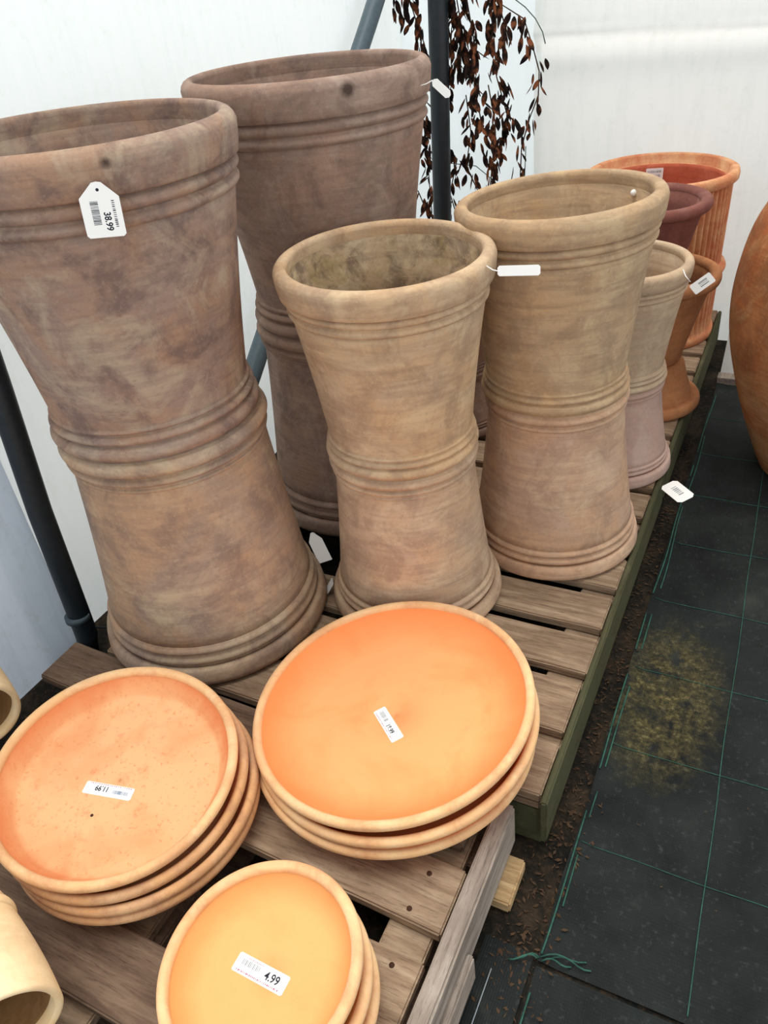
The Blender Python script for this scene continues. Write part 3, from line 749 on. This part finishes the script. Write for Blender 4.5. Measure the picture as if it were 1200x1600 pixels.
hang_tag('small crumpled tag between the left and centre stacks near the boards', (-0.850, 1.150, 0.150), (-0.835, 1.128, 0.150), (-0.835, 1.160, 0.178), False, 0.003, prints=False)
t6 = hang_tag('white rounded tag hanging over the pallet edge below the small pink pot', (-0.210, 1.768, 0.162), (-0.1527, 1.711, 0.162), (-0.198, 1.821, 0.172), False, 0.008, prints=False)
bars('printed_line', 0.022, 0.018, 0.036, 0.014, 6, 0.0009, t6, M['ink_grey'], 21)
bpy.context.view_layer.update()
t7 = hang_tag('white tag on the rim of the small slim upright pot', (-0.199, 1.77, 0.690), (-0.1829, 1.77, 0.672), (-0.178, 1.772, 0.740), False, 0.002, prints=False)
bars('printed_line', 0.006, 0.018, 0.012, 0.02, 4, 0.0009, t7, M['ink_grey'], 22)

def string(t, a, b):
    inv = t.matrix_world.inverted(); a = inv @ Vector(a); b = inv @ Vector(b)
    bm = bmesh.new(); tube(bm, [a, a.lerp(b, 0.5) + Vector((0, -0.002, 0)), b], 0.0009, 6); obj('string', bm, M['card'], t)
bpy.context.view_layer.update()
string(t3, (-0.656, 1.5005, 1.146), (-0.684, 1.510, 1.137))
string(t2, (-0.428, 1.2005, 0.907), (-0.456, 1.219, 0.908))
string(t7, (-0.198, 1.7705, 0.700), (-0.222, 1.828, 0.705))

# ------------------------------------------------------------------ tunnel frame
def pipe(name, label, pts, r, mat, collar=None):
    a = Vector(pts[0])
    bm = bmesh.new(); tube(bm, [Vector(p) - a for p in pts], r, 20)
    t = thing(name, label, 'post', a)
    obj('pipe', bm, mat, t)
    if collar:
        c, d = Vector(collar) - a, (Vector(pts[-1]) - a).normalized()
        bm = bmesh.new(); tube(bm, [c - d * 0.007, c + d * 0.007], r + 0.003, 20); obj('collar', bm, M['pipe_grey'], t)
    return t
pipe('frame_post', 'dark metal post leaning at far left, left of the largest pot', [(-1.405, 0.872, 0.0), (-1.405, 0.888, 0.052), (-1.405, 0.905, 0.415), (-1.405, 0.931, 0.704), (-1.405, 1.02, 1.9)], 0.0265, M['pipe'], (-1.405, 0.885, 0.115))
pipe('frame_post', 'upright dark blue-grey post behind the pots with dried leaves on it', [(-1.262, 2.86, 0.0), (-1.243, 2.86, 0.50), (-1.214, 2.86, 1.20), (-1.18, 2.86, 2.1)], 0.034, M['pipe'])
pipe('frame_brace', 'slanting dark brace seen above and beside the back left pot', [(-1.40, 1.30, 0.02), (-1.40, 1.735, 0.367), (-1.40, 2.702, 1.157), (-1.40, 3.0, 1.41)], 0.029, M['pipe_grey'])
bm = bmesh.new(); tube(bm, [(-1.378, 0.90, 0.075), (-1.35, 0.915, 0.070), (-1.335, 0.935, 0.088), (-1.352, 0.94, 0.096), (-1.345, 0.92, 0.062)], 0.0025, 6)
tag(obj('tie_wire', bm, M['pipe'], None), 'twist of dark wire at the foot of the leaning left post', 'wire')

# ------------------------------------------------------------------ dried climbing plant
S = [[(-1.348, 1.205), (-1.322, 1.09), (-1.324, 0.909), (-1.319, 0.713), (-1.326, 0.49)], [(-1.397, 1.209), (-1.373, 1.15)], [(-1.211, 1.195), (-1.202, 1.082), (-1.19, 0.985), (-1.225, 0.885)], [(-1.127, 1.188), (-1.115, 1.077), (-1.106, 0.941), (-1.086, 0.818), (-1.055, 0.711), (-1.064, 0.554)], [(-1.071, 1.184), (-1.062, 1.093), (-1.042, 0.958), (-1.009, 0.837), (-1.023, 0.732)], [(-1.015, 1.18), (-0.984, 1.069)], [(-1.037, 1.182), (-0.944, 1.122), (-0.904, 1.046), (-0.884, 0.971), (-0.894, 0.894), (-0.921, 0.814), (-0.944, 0.732), (-0.959, 0.634)], [(-1.163, 0.903), (-1.156, 0.777), (-1.166, 0.668), (-1.127, 0.577), (-1.157, 0.482)], [(-1.235, 0.735), (-1.206, 0.69), (-1.228, 0.575), (-1.198, 0.456)], [(-1.23, 1.196), (-1.176, 1.119), (-1.134, 1.021), (-1.098, 0.901)], [(-1.379, 0.574), (-1.34, 0.452)], [(-1.161, 1.191), (-1.15, 1.079), (-1.176, 0.984)], [(-1.059, 0.939), (-1.043, 0.817), (-1.031, 0.711)]]
dens = [62, 60, 80, 74, 74, 60, 34, 50, 46, 74, 40, 70, 60]
plant = thing('dried_climbing_plant', 'dead climber with brown shrivelled leaves hanging beside the upright post', 'plant', (-1.15, 2.93, 1.2))
bs = bmesh.new(); bl = bmesh.new(); PO = Vector(plant.location)
rnd = random.Random(5)
def leaf(bm, p, d, L, Wd):
    d = d.normalized(); s = d.cross(Vector((rnd.uniform(-1, 1), rnd.uniform(-1, 1), 0.2))).normalized(); n = s.cross(d)
    rows = []
    for i in range(6):
        t = i / 5; wv = Wd * math.sin(math.pi * min(1, t * 0.93 + 0.05)) ** 0.8
        c = p + d * L * t + n * (0.25 * L * t * t) 
        rows.append([bm.verts.new(c - s * wv + n * wv * 0.5), bm.verts.new(c), bm.verts.new(c + s * wv + n * wv * 0.5)])
    for a, b in zip(rows[:-1], rows[1:]):
        for k in range(2): bm.faces.new((a[k], a[k + 1], b[k + 1], b[k]))
for strand, dn in zip(S, dens):
    yb = rnd.uniform(-0.05, 0.03)
    pts = [Vector((x, 2.93 + yb + 0.02 * math.sin(i * 2), z)) - PO for i, (x, z) in enumerate(strand)]
    if strand[0][1] > 1.15: pts.insert(0, pts[0] + Vector((0.0, 0, 0.35)))
    tube(bs, pts, 0.0022, 6)
    for a, b in zip(pts[:-1], pts[1:]):
        L = (b - a).length
        for i in range(int(L * dn * 1.7) + 1):
            p = a.lerp(b, rnd.random()) + Vector((rnd.gauss(0, 0.014), rnd.gauss(0, 0.012), 0))
            d = Vector((rnd.gauss(0, 0.35), rnd.gauss(0, 0.3), -1))
            leaf(bl, p, d, rnd.uniform(0.030, 0.060), rnd.uniform(0.0065, 0.0115))
obj('stem', bs, M['stem'], plant); obj('foliage', bl, M['leaf'], plant)
for pts, lab in (([(-1.06, 3.0, 1.20), (-1.01, 3.0, 1.185), (-0.96, 3.0, 1.15), (-0.925, 3.0, 1.115), (-0.90, 3.0, 1.075), (-0.89, 3.0, 1.04)], 'thin green wire arching out at the top right of the dead climber'),
                 ([(-0.958, 3.0, 0.72), (-0.962, 3.0, 0.62), (-0.963, 3.0, 0.50), (-0.963, 3.0, 0.2)], 'thin wire hanging straight down right of the dead climber'),
                 ([(-1.33, 2.99, 0.66), (-1.25, 2.99, 0.665), (-1.15, 2.99, 0.655), (-1.09, 2.99, 0.61), (-1.04, 2.99, 0.54), (-1.0, 2.99, 0.40)], 'thin wire crossing low behind the dead climber leaves')):
    bm = bmesh.new(); tube(bm, pts, 0.0018, 6)
    tag(obj('plant_wire', bm, M['wire'], None), lab, 'wire')

# ------------------------------------------------------------------ pale pots lying at the left edge
def lying(label, pos, direction, r, L, seed=0):
    q = Vector((0, 0, 1)).rotation_difference(Vector(direction).normalized())
    t = thing('cream_pot', label, 'pot', pos, q.to_euler())
    body = [(r * 0.72, 0.0)]
    for i in range(1, 13): body.append((r * (0.74 + 0.26 * math.sin(math.pi / 2 * i / 12)), L * i / 12))
    body += [(r - 0.001, L + 0.002), (r - 0.005, L + 0.004), (r - 0.011, L + 0.001)]
    for i in range(13): body.append((r * (0.74 + 0.26 * math.sin(math.pi / 2 * (1 - i / 12))) - 0.012, max(L * (1 - i / 12), 0.02)))
    body += [(0.012, 0.018), (0.012, 0.0)]
    bm = bmesh.new(); lathe(bm, body, 96, True, wob=0.003, seed=seed); o = obj('body', bm, M['clay_cream'], t)
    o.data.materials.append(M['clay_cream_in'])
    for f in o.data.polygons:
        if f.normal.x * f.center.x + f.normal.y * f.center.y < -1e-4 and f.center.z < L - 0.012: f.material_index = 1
    bm = bmesh.new()
    lathe(bm, [(r * 0.82, L * 0.14), *bead(r * 0.80, L * 0.15, 0.006, 0.02), (r * 0.84, L * 0.15 + 0.022)], 96, True); obj('band', bm, M['clay_cream'], t)
    return t
D1 = Vector((0.9, -0.45, -0.1)).normalized()
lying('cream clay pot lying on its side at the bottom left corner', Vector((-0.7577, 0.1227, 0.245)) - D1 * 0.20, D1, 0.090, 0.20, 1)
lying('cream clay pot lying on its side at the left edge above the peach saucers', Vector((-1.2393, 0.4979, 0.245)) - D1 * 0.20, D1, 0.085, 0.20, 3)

# ------------------------------------------------------------------ litter
bm = bmesh.new(); rnd = random.Random(11)
for i in range(900):
    u = rnd.random()
    x = rnd.gauss(-0.198, 0.014); y = rnd.uniform(0.55, 2.3)
    if i < 180: x = rnd.uniform(-0.25, -0.14); y = rnd.uniform(0.5, 0.95)
    if i > 800: x = rnd.uniform(-0.2, 0.3); y = rnd.uniform(0.2, 2.3)
    if i > 700 and i < 760: x = rnd.uniform(-1.45, -1.30); y = rnd.uniform(0.55, 0.75)
    p = Vector((x, y, 0.010 if x > -0.17 else 0.004)); a = rnd.uniform(0, 6.28); L = rnd.uniform(0.002, 0.007) * (0.5 if i > 800 else 1); w = L * rnd.uniform(0.15, 0.5)
    d = Vector((math.cos(a), math.sin(a), rnd.uniform(-0.1, 0.4))) * L; s = Vector((-math.sin(a), math.cos(a), rnd.uniform(-.2, .2))) * w
    f = [bm.verts.new(p - d), bm.verts.new(p + s), bm.verts.new(p + d), bm.verts.new(p - s)]
    bm.faces.new(f)
lt = plain('leaf_litter', srgb(84, 64, 48), 0.9, 0.1, 0, 30, 0.8)
o = obj('leaf_litter', bm, lt, None, smooth=False); o['kind'] = 'stuff'
tag(o, 'brown leaf crumbs scattered between the pallets and the ground cover seam', 'leaf litter')
